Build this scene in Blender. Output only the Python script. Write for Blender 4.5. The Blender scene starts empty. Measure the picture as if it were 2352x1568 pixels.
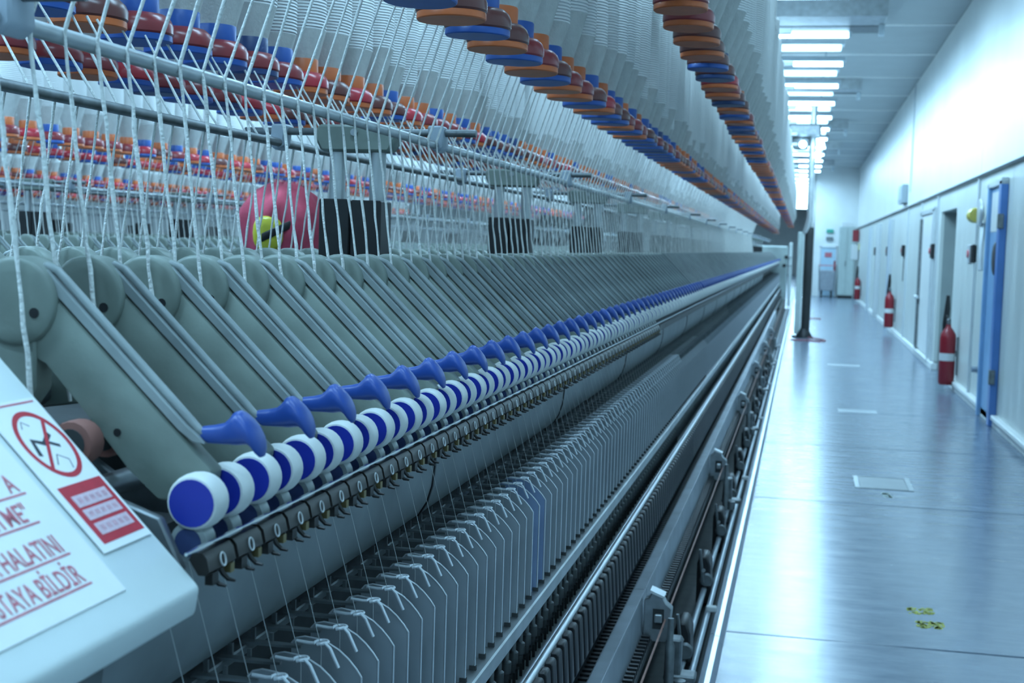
import bpy, bmesh, math, random
import numpy as np
from mathutils import Matrix, Vector
random.seed(7)
PI = math.pi
SC = bpy.context.scene
COL = SC.collection

# ------------------------------------------------------------------ camera
FPX, CX, CY, VP, ROLL, CAMZ = 3100., 1176., 784., (1846., 578.), .046, 1.4
yd = Vector(((VP[0]-CX)/FPX, (VP[1]-CY)/FPX, 1)).normalized()
up = Vector((math.sin(ROLL), -math.cos(ROLL), 0)); up = (up - yd*up.dot(yd)).normalized()
xd = yd.cross(up)
CM = Matrix((xd, yd, up))                     # camera (right, down, forward) -> world
cam = bpy.data.cameras.new('camera'); camo = bpy.data.objects.new('camera', cam); COL.objects.link(camo)
r, d, f = CM.col[0], CM.col[1], CM.col[2]
camo.matrix_world = Matrix(((r[0], -d[0], -f[0], 0), (r[1], -d[1], -f[1], 0), (r[2], -d[2], -f[2], CAMZ), (0, 0, 0, 1)))
cam.sensor_width = 36; cam.lens = FPX/2352*36; cam.clip_start = .05; cam.clip_end = 300
cam.dof.use_dof = True; cam.dof.focus_distance = 2.3; cam.dof.aperture_fstop = 9
SC.camera = camo
def in_view(p, m=40):
    v = Vector(p) - Vector((0, 0, CAMZ)); c = CM.transposed() @ v
    if c[2] < .1: return False
    x = CX+FPX*c[0]/c[2]; y = CY+FPX*c[1]/c[2]
    return -m < x < 2352+m and -m < y < 1568+m

# ------------------------------------------------------------------ world, exposure, lamp light
W = bpy.data.worlds.new('world'); SC.world = W; W.use_nodes = True
W.node_tree.nodes['Background'].inputs[0].default_value = (.55, .82, 1, 1)
W.node_tree.nodes['Background'].inputs[1].default_value = .3
SC.view_settings.view_transform = 'Standard'; SC.view_settings.look = 'None'
SC.view_settings.gamma = 1; SC.view_settings.use_curve_mapping = False
SC.view_settings.exposure = 0.45
LIGHT_COL = (.43, .745, 1.0)
AISLE_W, NEAR_W, ALLEY_W = 108., 43., 102.
SC.cycles.use_adaptive_sampling = True; SC.cycles.adaptive_threshold = .02
SC.cycles.max_bounces = 5; SC.cycles.diffuse_bounces = 3; SC.cycles.glossy_bounces = 3

# ------------------------------------------------------------------ materials
MATS = {}
def mat(name, col, rough=.5, metal=0., var=.12, scale=20., bump=0., bscale=60., emit=0., spec=.5, coat=0.):
    if name in MATS: return MATS[name]
    m = bpy.data.materials.new(name); m.use_nodes = True; nt = m.node_tree; N = nt.nodes; L = nt.links
    b = N['Principled BSDF']
    b.inputs['Roughness'].default_value = rough; b.inputs['Metallic'].default_value = metal
    b.inputs['Specular IOR Level'].default_value = spec; b.inputs['Coat Weight'].default_value = coat
    tc = N.new('ShaderNodeTexCoord')
    if var > 0:
        nz = N.new('ShaderNodeTexNoise'); nz.inputs['Scale'].default_value = scale; nz.inputs['Detail'].default_value = 4
        L.new(tc.outputs['Object'], nz.inputs['Vector'])
        rp = N.new('ShaderNodeValToRGB')
        rp.color_ramp.elements[0].position = .3; rp.color_ramp.elements[1].position = .7
        rp.color_ramp.elements[0].color = (*[c*(1-var) for c in col], 1)
        rp.color_ramp.elements[1].color = (*[min(1, c*(1+var*.6)) for c in col], 1)
        L.new(nz.outputs['Fac'], rp.inputs['Fac']); L.new(rp.outputs['Color'], b.inputs['Base Color'])
    else: b.inputs['Base Color'].default_value = (*col, 1)
    if bump > 0:
        n2 = N.new('ShaderNodeTexNoise'); n2.inputs['Scale'].default_value = bscale; n2.inputs['Detail'].default_value = 3
        L.new(tc.outputs['Object'], n2.inputs['Vector'])
        bp = N.new('ShaderNodeBump'); bp.inputs['Strength'].default_value = bump; bp.inputs['Distance'].default_value = .01
        L.new(n2.outputs['Fac'], bp.inputs['Height']); L.new(bp.outputs['Normal'], b.inputs['Normal'])
    if emit > 0:
        b.inputs['Emission Color'].default_value = (*LIGHT_COL, 1); b.inputs['Emission Strength'].default_value = emit
        m.cycles.emission_sampling = 'NONE'
    MATS[name] = m
    return m
sage = mat('sage_paint', (.205, .245, .215), .42, 0, .2, 14, .05, 80)
sage_d = mat('sage_grey_paint', (.27, .31, .31), .32, 0, .2, 14)
steel = mat('brushed_steel', (.42, .45, .47), .38, .85, .15, 40)
steel_d = mat('dull_steel', (.20, .22, .23), .45, .75, .25, 30)
steel_p = mat('pale_steel_rod', (.46, .50, .52), .35, .6, .1, 30)
rail_m = mat('rail_steel', (.36, .40, .44), .34, .5, .2, 8)
zinc = mat('zinc_plate', (.50, .53, .54), .36, .8, .18, 12)
chrome = mat('chrome_wire', (.62, .65, .67), .22, .95, .05, 30)
blue_p = mat('blue_plastic', (.018, .065, .30), .38, 0, .08, 30)
blue_c = mat('blue_cap', (.012, .03, .34), .45, 0, .08, 30)
white_r = mat('white_rubber', (.66, .68, .66), .5, 0, .06, 30)
black = mat('black_plastic', (.012, .013, .015), .45, 0, .2, 40)
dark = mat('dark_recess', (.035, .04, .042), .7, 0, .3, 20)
pale_wire = mat('pale_wire', (.82, .86, .90), .28, .1, .05, 30)
brownish = mat('brown_rubber', (.26, .11, .09), .6, 0, .2, 30)
clipm = mat('dark_brown_clip', (.022, .02, .018), .4, 0, .3, 60)
brass = mat('brass_bit', (.28, .22, .10), .4, .6, .1, 50)
printw = mat('white_print', (.6, .62, .62), .6, 0, 0)
yarn_m = mat('cotton_roving', (.74, .75, .72), .85, 0, .12, 90, .4, 220)
thread_m = mat('thin_yarn', (.55, .57, .56), .8, 0, 0)
duct_m = mat('duct_grey', (.22, .25, .26), .42, .2, .22, 6)
sep_m = mat('separator_metal', (.36, .40, .43), .42, .2, .12, 10)
sep_refl = mat('separator_blue_reflection', (.27, .36, .54), .42, .2, .12, 10)  # blue reflection painted into the colour of two plates
rim_m = mat('separator_edge', (.62, .65, .68), .3, .5, 0)
blue_b = mat('bobbin_blue', (.018, .085, .34), .4, 0, .1, 20)
teal_b = mat('bobbin_dark_blue', (.02, .05, .16), .4, 0, .1, 20)
orange_b = mat('bobbin_orange', (.58, .135, .035), .42, 0, .12, 20)
maroon_b = mat('bobbin_maroon', (.24, .030, .035), .28, 0, .12, 20)
brown_b = mat('bobbin_brown', (.125, .035, .03), .32, 0, .12, 20)
red_b = mat('bobbin_red', (.42, .025, .04), .28, 0, .12, 20)
cover_m = mat('white_cover', (.70, .77, .76), .35, 0, .04, 8)
paper = mat('paper_sheet', (.80, .82, .82), .55, 0, .03, 15)
red_ink = mat('red_ink', (.50, .03, .05), .6, 0, .1, 80)
pink_ink = mat('faded_red_ink', (.56, .16, .20), .6, 0, .2, 120)
black_ink = mat('black_ink', (.03, .035, .05), .6, 0, .1, 50)
copper = mat('copper_cord', (.30, .15, .12), .5, .2, .2, 40)
stainless = mat('stainless_kerb', (.46, .51, .57), .3, .8, .08, 5)

# wound roving: fine horizontal ridges along the bobbin
def wound():
    m = bpy.data.materials.new('wound_roving'); m.use_nodes = True; nt = m.node_tree; N = nt.nodes; L = nt.links
    b = N['Principled BSDF']; b.inputs['Roughness'].default_value = .85; b.inputs['Base Color'].default_value = (.84, .85, .83, 1)
    tc = N.new('ShaderNodeTexCoord'); wv = N.new('ShaderNodeTexWave'); wv.bands_direction = 'Z'
    wv.inputs['Scale'].default_value = 38; wv.inputs['Distortion'].default_value = .6; wv.inputs['Detail'].default_value = 1
    L.new(tc.outputs['Object'], wv.inputs['Vector'])
    bp = N.new('ShaderNodeBump'); bp.inputs['Strength'].default_value = .85; bp.inputs['Distance'].default_value = .006
    L.new(wv.outputs['Fac'], bp.inputs['Height']); L.new(bp.outputs['Normal'], b.inputs['Normal'])
    return m
wound_m = wound()
cone_shade_m = mat('roving_cone_shaded', (.54, .545, .52), .9, 0, .08, 40, .2, 120)  # same white roving, greyed so the cone's shade sits in the colour

# ------------------------------------------------------------------ mesh builder
class MB:
    def __init__(s): s.v = []; s.f = []; s.m = []
    def add(s, vs, fs, mi=0):
        o = len(s.v); s.v += [tuple(p) for p in vs]; s.f += [tuple(i+o for i in q) for q in fs]; s.m += [mi]*len(fs); return s
    def box(s, c, sz, mi=0, R=None):
        x, y, z = [q/2 for q in sz]
        vs = [Vector((a*x, b*y, e*z)) for a in (-1, 1) for b in (-1, 1) for e in (-1, 1)]
        if R is not None: vs = [R @ p for p in vs]
        vs = [p+Vector(c) for p in vs]
        return s.add(vs, [(0, 1, 3, 2), (4, 6, 7, 5), (0, 4, 5, 1), (2, 3, 7, 6), (0, 2, 6, 4), (1, 5, 7, 3)], mi)
    def bx(s, x0, x1, y0, y1, z0, z1, mi=0):
        return s.box(((x0+x1)/2, (y0+y1)/2, (z0+z1)/2), (x1-x0, y1-y0, z1-z0), mi)
    def prism(s, poly, y0, y1, mi=0, ax='y'):           # polygon in (x,z) pushed along y
        a = sum(poly[i][0]*poly[(i+1) % len(poly)][1]-poly[(i+1) % len(poly)][0]*poly[i][1] for i in range(len(poly)))
        if a < 0: poly = poly[::-1]
        n = len(poly)
        P = (lambda p, t: (p[0], t, p[1])) if ax == 'y' else ((lambda p, t: (t, p[0], p[1])) if ax == 'x' else (lambda p, t: (p[0], p[1], t)))
        vs = [P(p, y0) for p in poly]+[P(p, y1) for p in poly]
        fs = [tuple(range(n)), tuple(range(2*n-1, n-1, -1))]+[(i, i+n, (i+1) % n+n, (i+1) % n) for i in range(n)]
        if ax != 'y': fs = [q[::-1] for q in fs]
        return s.add(vs, fs, mi)
    def lathe(s, prof, c=(0, 0, 0), ax='z', n=20, mi=0, caps=True):   # prof: (radius, height)
        vs = []; fs = []
        for (rr, h) in prof:
            for k in range(n):
                a = 2*PI*k/n; p = (rr*math.cos(a), rr*math.sin(a), h)
                if ax == 'y': p = (p[0], p[2], -p[1])
                elif ax == 'x': p = (p[2], p[0], p[1])
                vs.append((p[0]+c[0], p[1]+c[1], p[2]+c[2]))
        for i in range(len(prof)-1):
            for k in range(n):
                k2 = (k+1) % n; fs.append((i*n+k, i*n+k2, (i+1)*n+k2, (i+1)*n+k))
        if caps:
            if prof[0][0] > 1e-5: fs.append(tuple(range(n-1, -1, -1)))
            if prof[-1][0] > 1e-5: fs.append(tuple((len(prof)-1)*n+k for k in range(n)))
        return s.add(vs, fs, mi)
    def tube(s, path, rad, n=8, mi=0):
        path = [Vector(p) for p in path]; vs = []; fs = []; m = len(path)
        rads = rad if isinstance(rad, (list, tuple)) else [rad]*m
        ref = None
        for i, p in enumerate(path):
            t = (path[min(i+1, m-1)]-path[max(i-1, 0)]).normalized()
            if ref is None: ref = Vector((0, 0, 1)) if abs(t.z) < .9 else Vector((1, 0, 0))
            a = t.cross(ref).normalized(); b = a.cross(t); ref = b
            for k in range(n):
                q = 2*PI*k/n; vs.append(p+(a*math.cos(q)+b*math.sin(q))*rads[i])
        for i in range(m-1):
            for k in range(n):
                k2 = (k+1) % n; fs.append((i*n+k, (i+1)*n+k, (i+1)*n+k2, i*n+k2))
        fs.append(tuple(range(n))); fs.append(tuple((m-1)*n+k for k in range(n-1, -1, -1)))
        return s.add(vs, fs, mi)
    def sections(s, secs, n=14, mi=0):                  # secs: (centre, axis u half, axis v half)
        vs = []; fs = []
        for c, u, v in secs:
            c, u, v = Vector(c), Vector(u), Vector(v)
            for k in range(n):
                a = 2*PI*k/n; ca, sa = math.cos(a), math.sin(a)
                ca = math.copysign(abs(ca)**.75, ca); sa = math.copysign(abs(sa)**.75, sa)
                vs.append(c+u*ca+v*sa)
        for i in range(len(secs)-1):
            for k in range(n):
                k2 = (k+1) % n; fs.append((i*n+k, (i+1)*n+k, (i+1)*n+k2, i*n+k2))
        fs.append(tuple(range(n))); fs.append(tuple((len(secs)-1)*n+k for k in range(n-1, -1, -1)))
        return s.add(vs, fs, mi)
    def mirror(s):
        q = MB(); q.v = [(-a, b, c) for a, b, c in s.v]; q.f = [t[::-1] for t in s.f]; q.m = list(s.m); return q
    def moved(s, dx=0, dy=0, dz=0):
        q = MB(); q.v = [(a+dx, b+dy, c+dz) for a, b, c in s.v]; q.f = list(s.f); q.m = list(s.m); return q
    def join(s, o): return s.add_raw(o)
    def add_raw(s, o):
        k = len(s.v); s.v += o.v; s.f += [tuple(i+k for i in q) for q in o.f]; s.m += o.m; return s
    def mesh(s, name, mats, bevel=0., smooth=35., seg=1):
        me = bpy.data.meshes.new(name); me.from_pydata(s.v, [], s.f)
        for m in (mats if isinstance(mats, (list, tuple)) else [mats]): me.materials.append(m)
        me.polygons.foreach_set('material_index', s.m)
        bm = bmesh.new(); bm.from_mesh(me)
        bmesh.ops.recalc_face_normals(bm, faces=bm.faces)
        if bevel > 0:
            es = [e for e in bm.edges if len(e.link_faces) == 2 and e.calc_face_angle(0) > .5]
            bmesh.ops.bevel(bm, geom=es, offset=bevel, segments=seg, affect='EDGES', clamp_overlap=True, profile=.5)
        bm.to_mesh(me); bm.free()
        if smooth:
            me.shade_smooth(); me.set_sharp_from_angle(angle=math.radians(smooth))
        return me
    def repeat(s, offs):                                 # many copies in one builder
        v = np.array(s.v); q = MB(); n = len(v)
        for i, o in enumerate(offs):
            q.v += [tuple(t) for t in (v+np.array(o))]; q.f += [tuple(a+i*n for a in t) for t in s.f]; q.m += s.m
        return q
def obj(name, me, parent=None, loc=(0, 0, 0), label=None, cat=None, group=None, kind=None):
    o = bpy.data.objects.new(name, me); COL.objects.link(o); o.location = loc
    if parent is not None: o.parent = parent
    if label: o['label'] = label
    if cat: o['category'] = cat
    if group: o['group'] = group
    if kind: o['kind'] = kind
    return o
def empty(name, loc, label, cat, group=None):
    o = obj(name, None, None, loc, label, cat, group); o.empty_display_size = .1; return o
def ordinal(n):
    return f"{n}{'th' if 10 <= n % 100 <= 20 else {1: 'st', 2: 'nd', 3: 'rd'}.get(n % 10, 'th')}"

# ------------------------------------------------------------------ room
WX, LX, Y0R, YE, YF, CZ = 1.62, -15., -3., 44.3, 84., 4.1
floor_m = bpy.data.materials.new('polished_floor'); floor_m.use_nodes = True
def floor_mat(m):
    nt = m.node_tree; N = nt.nodes; L = nt.links; b = N['Principled BSDF']
    tc = N.new('ShaderNodeTexCoord'); mp = N.new('ShaderNodeMapping'); mp.inputs['Scale'].default_value = (1.2, 3.5, 1)
    L.new(tc.outputs['Object'], mp.inputs['Vector'])
    nz = N.new('ShaderNodeTexNoise'); nz.inputs['Scale'].default_value = 3; nz.inputs['Detail'].default_value = 8; nz.inputs['Roughness'].default_value = .65
    L.new(mp.outputs['Vector'], nz.inputs['Vector'])
    rp = N.new('ShaderNodeValToRGB'); rp.color_ramp.elements[0].position = .25; rp.color_ramp.elements[1].position = .8
    rp.color_ramp.elements[0].color = (.115, .150, .200, 1); rp.color_ramp.elements[1].color = (.19, .235, .30, 1)
    L.new(nz.outputs['Fac'], rp.inputs['Fac']); L.new(rp.outputs['Color'], b.inputs['Base Color'])
    r2 = N.new('ShaderNodeMapRange'); r2.inputs['To Min'].default_value = .12; r2.inputs['To Max'].default_value = .34
    L.new(nz.outputs['Fac'], r2.inputs['Value']); L.new(r2.outputs['Result'], b.inputs['Roughness'])
    n2 = N.new('ShaderNodeTexNoise'); n2.inputs['Scale'].default_value = 14; n2.inputs['Detail'].default_value = 3
    L.new(mp.outputs['Vector'], n2.inputs['Vector'])
    bp = N.new('ShaderNodeBump'); bp.inputs['Strength'].default_value = .03; bp.inputs['Distance'].default_value = .02
    L.new(n2.outputs['Fac'], bp.inputs['Height']); L.new(bp.outputs['Normal'], b.inputs['Normal'])
    b.inputs['Specular IOR Level'].default_value = .8
floor_mat(floor_m)
wall_m = mat('white_panel', (.78, .80, .78), .32, 0, .05, 1.5)
ceil_m = mat('ceiling_panel', (.42, .46, .47), .55, 0, .06, 2)
plaster = mat('white_plaster', (.76, .79, .78), .6, 0, .05, 2)
frame_m = mat('door_frame', (.62, .66, .68), .35, .3, .05, 10)
wall_lo_dim = mat('lower_panel', (.62, .655, .625), .35, 0, .06, 1.5)  # same white panel, darkened to paint in the dimmer light below the conduit
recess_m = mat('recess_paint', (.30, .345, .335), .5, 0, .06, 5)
bluedoor = mat('blue_door', (.22, .40, .64), .35, 0, .08, 6)
bluedark = mat('blue_frame', (.08, .20, .50), .35, 0, .08, 6)
greenpale = mat('pale_green_panel', (.48, .56, .54), .45, 0, .06, 5)

floor = obj('floor', MB().bx(LX, WX+.6, Y0R, YF, -.2, -.03).mesh('floor_bed', dark), kind='structure')
joints = [Y0R, .2, 2.6, 4.94, 7.74, 10.0, 12.23, 14.9, 17.6, 20.3, 23.0, 25.7, 28.4, 31.1, 33.8, 36.5, 39.2, 41.9, 44.6]
for a, b in zip(joints[:-1], joints[1:]):
    me = MB().bx(-.26, WX+.3, a+.006, b-.006, -.06, 0).mesh('slab', floor_m, .004)
    obj('floor_slab', me, floor)
obj('floor_slab', MB().bx(-.26, WX+.3, 44.612, YF, -.06, 0).mesh('slab', floor_m), floor)
obj('floor_slab', MB().bx(LX, -.272, Y0R, YF, -.06, 0).mesh('slab', floor_m), floor)

ceil = obj('ceiling', MB().bx(LX, WX+.6, Y0R, YF, CZ+.03, CZ+.2).mesh('ceiling_bed', dark), kind='structure')
cj = [16.7+2.45*k for k in range(-8, 28)]
for k, y in enumerate(cj):
    a, b = max(Y0R, y+.02), min(YF, y+2.43)
    if b-a < .2: continue
    obj('ceiling_panel', MB().bx(LX, WX, a, b, CZ, CZ+.05).mesh('panel', ceil_m, .003), ceil)
    obj('ceiling_strip', MB().bx(LX, WX, y-.03, y+.03, CZ-.012, CZ+.02).mesh('strip', wall_m, .003), ceil)

# right wall: core with a doorway, panels with joints, conduit
DW0, DW1, DWH = 15.53, 17.25, 1.93
wr = MB().bx(WX+.04, WX+.1, Y0R, DW0, 0, CZ).bx(WX+.04, WX+.1, DW1, YE+1, 0, CZ).bx(WX+.04, WX+.1, DW0, DW1, DWH, CZ)
wr.bx(WX+.34, WX+.38, DW0-.1, DW1+.1, 0, DWH+.1)
wr.bx(WX+.1, WX+.34, DW0-.05, DW0, 0, DWH).bx(WX+.1, WX+.34, DW1, DW1+.05, 0, DWH).bx(WX+.1, WX+.34, DW0-.05, DW1+.05, DWH, DWH+.05)
wall_r = obj('wall_right', wr.mesh('wall_core', recess_m), kind='structure')
pj = [Y0R, -.5, 2., 4.5, 7., 9.45, 11.5, 13.58, DW0, DW1, 19.9, 22.43, 24.9, 27.4, 29.9, 32.4, 34.9, 37.4, 39.9, 42.3, YE]
for a, b in zip(pj[:-1], pj[1:]):
    if a == DW0:
        obj('wall_panel', MB().bx(WX, WX+.05, a+.004, b-.004, DWH, 2.15).mesh('wp', wall_lo_dim, .003), wall_r)
    else:
        obj('wall_panel', MB().bx(WX, WX+.05, a+.004, b-.004, .1, 2.15).mesh('wp', wall_lo_dim, .003), wall_r)
        obj('plinth', MB().bx(WX-.03, WX+.05, a+.002, b-.002, 0, .085).mesh('pl', plaster, .006), wall_r)
for a, b in zip([Y0R, 2., 7., 13.58, 17.6, 22.43, 29.9, 37.4], [2., 7., 13.58, 17.6, 22.43, 29.9, 37.4, YE]):
    obj('upper_panel', MB().bx(WX, WX+.05, a+.005, b-.005, 2.17, CZ).mesh('up', wall_m, .003), wall_r)
cond = MB().tube([(WX-.03, Y0R, 2.165), (WX-.03, YE, 2.165)], .016, 8)
obj('conduit', cond.mesh('conduit', steel_d), None, label='thin grey conduit running along the white panel wall', cat='pipe')
for y in (13.58, 17.55, 19.9, 22.43, 27.4):
    obj('trim_'+str(int(y)), MB().bx(WX-.025, WX+.01, y-.03, y+.03, 0, 2.15).mesh('trim', frame_m, .004), kind='structure')
obj('trim_1', MB().bx(WX-.02, WX+.01, 22.38, 22.42, 2.4, CZ).mesh('trim', frame_m, .004), kind='structure')
obj('baseboard_right', MB().bx(WX-.05, WX+.02, 17.85, 19.85, .06, .1).bx(WX-.05, WX+.02, 12.6, 15.4, .06, .1).bx(WX-.05, WX+.02, 9, 11.7, .06, .1).mesh('sill', wall_m, .006), kind='structure')

# far partition, side wall, other walls
wf = obj('wall_far', MB().bx(.22, WX+.1, YE, YE+.1, 0, CZ).bx(.22, .32, YE, YF, 0, CZ).mesh('wf', plaster), kind='structure')
obj('wall_end', MB().bx(LX, .3, YF, YF+.1, 0, CZ).mesh('we', plaster), kind='structure')
obj('wall_left', MB().bx(LX-.1, LX, Y0R, YF, 0, CZ).mesh('wl', plaster), kind='structure')
obj('wall_back', MB().bx(LX, WX+.1, Y0R-.1, Y0R, 0, CZ).mesh('wb', plaster), kind='structure')

# doors on the right wall
d1 = obj('door_1', MB().bx(WX-.03, WX+.0, 11.86, 12.5, .02, 2.0).mesh('d1', bluedoor, .006), kind='structure')
obj('door_frame', MB().bx(WX-.06, WX+.0, 11.72, 11.86, 0, 2.04).mesh('df', bluedark, .006), d1)
obj('door_frame', MB().bx(WX-.06, WX+.0, 12.5, 12.58, 0, 2.04).mesh('df', bluedoor, .006), d1)
obj('door_frame', MB().bx(WX-.06, WX+.0, 11.72, 12.58, 2.0, 2.06).mesh('df', frame_m, .006), d1)
obj('upper_notice', MB().bx(WX-.034, WX-.03, 11.9, 12.45, 1.62, 1.96).mesh('un', wall_m), d1)
obj('porthole', MB().lathe([(.0, -.012), (.12, -.012), (.14, -.004), (.14, .0)], (WX-.03, 12.1, 1.39), 'x', 24).mesh('ph', black), d1)
for z in (.41, 1.7): obj('hinge', MB().bx(WX-.075, WX-.03, 11.70, 11.76, z-.06, z+.06).mesh('hg', steel_d, .004), d1)
obj('latch', MB().lathe([(.03, 0), (.03, .05), (.05, .055), (.05, .08)], (WX-.11, 12.62, .4), 'x', 12).mesh('lt', steel, 0), d1)
d2 = obj('door_2', MB().bx(WX-.015, WX+.0, 18.0, 19.7, .12, 1.95).mesh('d2', wall_m, .006), kind='structure')
for a, b, c, e in ((17.85, 18.0, .1, 2.0), (19.7, 19.85, .1, 2.0)): obj('door_frame', MB().bx(WX-.04, WX, a, b, c, e).mesh('df', frame_m, .005), d2)
obj('door_frame', MB().bx(WX-.04, WX, 17.85, 19.85, 1.95, 2.02).mesh('df', frame_m, .005), d2)
obj('door_edge', MB().bx(WX-.05, WX-.015, 19.62, 19.7, .12, 1.9).mesh('de', steel_d, .003), d2)
obj('handle', MB().box((WX-.06, 19.6, .82), (.05, .14, .05)).mesh('h', frame_m, .01), d2)
for n, y0, y1 in ((3, 26.2, 26.7), (4, 33.9, 34.5), (5, 30.2, 31.0)):
    dd = obj(f'door_{n}', MB().bx(WX-.03, WX, y0, y1, .05, 2.02).mesh('d', bluedoor if n != 5 else wall_m, .006), kind='structure')
    obj('door_frame', MB().bx(WX-.06, WX, y0-.1, y0, 0, 2.06).bx(WX-.06, WX, y1, y1+.1, 0, 2.06).mesh('df', frame_m, .006), dd)
d6 = obj('door_6', MB().bx(.55, 1.0, YE-.04, YE, .02, 1.55).mesh('d6', mat('pale_blue_door', (.45, .62, .74), .4, 0, .05, 5), .006), kind='structure')
obj('door_frame', MB().bx(.50, .55, YE-.06, YE, 0, 1.6).bx(1.0, 1.05, YE-.06, YE, 0, 1.6).bx(.5, 1.05, YE-.06, YE, 1.55, 1.6).mesh('df', frame_m, .006), d6)
obj('red_notice', MB().bx(.66, .88, YE-.05, YE-.04, 1.25, 1.40).mesh('rn', pink_ink), d6)
obj('push_bar', MB().bx(.58, .97, YE-.09, YE-.05, .75, .80).bx(.6, .63, YE-.06, YE-.03, .75, .8).mesh('pb', steel_d, .005), d6)
obj('exit_sign', MB().bx(.68, .9, YE-.05, YE, 2.02, 2.14).mesh('es', [mat('green_sign', (.05, .34, .25), .5, 0, .1, 30)], .01), None, label='small green exit sign above the pale blue end door', cat='sign')
obj('grey_sign', MB().bx(.68, .9, YE-.05, YE, 1.78, 1.90).mesh('gs', steel_d, .01), None, label='small dark grey plate below the green exit sign', cat='sign')

# ------------------------------------------------------------------ ceiling lamps
tube_m = mat('lit_tube', (.9, .95, 1), .4, 0, 0, emit=9.)
house_m = mat('lamp_housing', (.55, .62, .66), .3, .35, .05, 10)
def lamp_meshes(L_):
    hou = MB().bx(-L_/2-.03, L_/2+.03, -.07, .07, .06, .12).mesh('hs', house_m, .008)
    tb = MB().lathe([(.022, -L_/2), (.028, -L_/2+.02), (.028, L_/2-.02), (.022, L_/2)], (0, 0, .03), 'x', 10).mesh('tb', tube_m)
    cap = MB().bx(-.015, .015, -.03, .03, .005, .07).mesh('cp', house_m, .005)
    return hou, tb, cap
LM = lamp_meshes(1.45)
def lamp(x, y, z, power, label, group, L_=1.45):
    t = empty('tube_lamp', (x, y, z), label, 'lamp', group)
    obj('housing', LM[0], t); obj('tube', LM[1], t)
    obj('end_cap', LM[2], t, (-L_/2, 0, 0)); obj('end_cap', LM[2], t, (L_/2, 0, 0))
    obj('hanger', MB().bx(-.5, -.48, -.01, .01, .12, CZ-z).bx(.48, .5, -.01, .01, .12, CZ-z).mesh('hg', house_m), t)
    if power:
        l = bpy.data.lights.new('lamp_light', 'AREA'); l.shape = 'RECTANGLE'; l.size = L_; l.size_y = .09
        l.energy = power; l.color = LIGHT_COL; l.spread = PI
        lo = bpy.data.objects.new('lamp_light', l); COL.objects.link(lo); lo.parent = t; lo.location = (0, 0, .005)
nv = 0
for k in range(-7, 27):
    y = 16.15+2.45*k
    v = in_view((.3, y, 3.88)) and y > 14
    nv += v
    lamp(-.32, y, 3.86, (NEAR_W if y < 12 else AISLE_W) if y < 46 else (90 if k % 2 else 0), (f'lit white tube lamp across the aisle ceiling, {ordinal(nv)} from camera' if v else f'lit tube lamp over the aisle outside the picture, {ordinal(k+8)} along the ceiling'), 'tube lamps above the aisle')
me_diff = MB().bx(-.7, .66, -.11, .11, 0, .05).mesh('df', mat('lit_diffuser', (.9, .95, 1), .4, 0, 0, emit=2.6), .006)
me_tray = MB().bx(-.74, .70, -.13, .13, .05, .10).mesh('ty', house_m, .005)
for k in range(0, 8):
    t = empty('diffuser_lamp', (-.32, 17.37+2.45*k, 3.9), f'wide lit diffuser lamp between the aisle tube lamps, {ordinal(k+1)} from camera', 'lamp', 'diffuser lamps above the aisle')
    obj('diffuser', me_diff, t); obj('tray', me_tray, t); obj('hanger', MB().bx(-.01, .01, -.01, .01, .1, .2).mesh('hg', house_m), t)
for j, x in enumerate((-2.45, -5.3, -8.2)):
    for k in range(-1, 9 if j == 0 else 7):
        y = 4.0+3.6*k
        lamp(x, y, 3.86, ALLEY_W if j < 2 else (90 if k % 2 else 0), f'lit tube lamp over the {["first", "second", "third"][j]} alley left of the aisle, {ordinal(k+2)} along', 'tube lamps above the alleys')
ducts = [15.45, 21.9, 28.6, 34.1, 41.0]
for i, y in enumerate(ducts):
    t = empty('ceiling_beam', (0, y, 3.9), f'pale metal box beam crossing under the ceiling, {ordinal(i+1)} from camera', 'beam', 'box beams under the ceiling')
    obj('channel', MB().bx(-1.2, .76, -.42 if i == 0 else -.2, .2, .02, .2).mesh('ch', zinc, .006), t)
    obj('shade_plate', MB().bx(-1.2, .75, .26, .75 if i == 0 else .45, .02, .05).mesh('sp', steel_d, .004), t)
    obj('drop_bracket', MB().bx(.70, .76, .1, .2, -.1, .02).mesh('db', house_m, .005), t)

# ------------------------------------------------------------------ spinning frame pieces (x relative to the frame's centre line)
NEARY, ENDY = 1.226, 33.0
def arm_body():
    m = MB()
    m.prism([(.252, 1.333), (.398, 1.193), (.430, 1.163), (.428, 1.150), (.402, 1.128), (.372, 1.130), (.339, 1.158), (.280, 1.225), (.245, 1.262), (.214, 1.275), (.21, 1.31)], -.014, .014)
    return m
def arm_head():
    m = MB().lathe([(.030, -.021), (.043, -.021), (.0465, -.017), (.0465, .017), (.043, .021), (.030, .021)], (.213, 0, 1.325), 'y', 32)
    m.prism([(.180, 1.31), (.236, 1.290), (.236, 1.235), (.215, 1.205), (.15, 1.195), (.14, 1.215), (.165, 1.25)], -.017, .017)
    return m
def arm_lever():
    m = MB(); t = Vector((.722, -.692)); n = Vector((.692, .722))
    def pt(a, b): p = Vector((.252, 1.333))+t*a+n*b; return (p.x, p.y)
    side = [pt(.004, .003), pt(.192, .003), pt(.212, .006), pt(.222, .014), pt(.212, .0145), pt(.194, .0125), pt(.0, .0135), pt(-.022, .014), pt(-.028, .010), pt(-.008, .004)]
    m.prism(side, -.0135, .010)
    tp = [pt(-.030, .012), pt(-.016, .0185), pt(.0, .0185), pt(.188, .0165), pt(.205, .0160), pt(.219, .0185)]
    m.tube([(x, -.004, z) for x, z in tp], .0048, 8)
    return m
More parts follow.
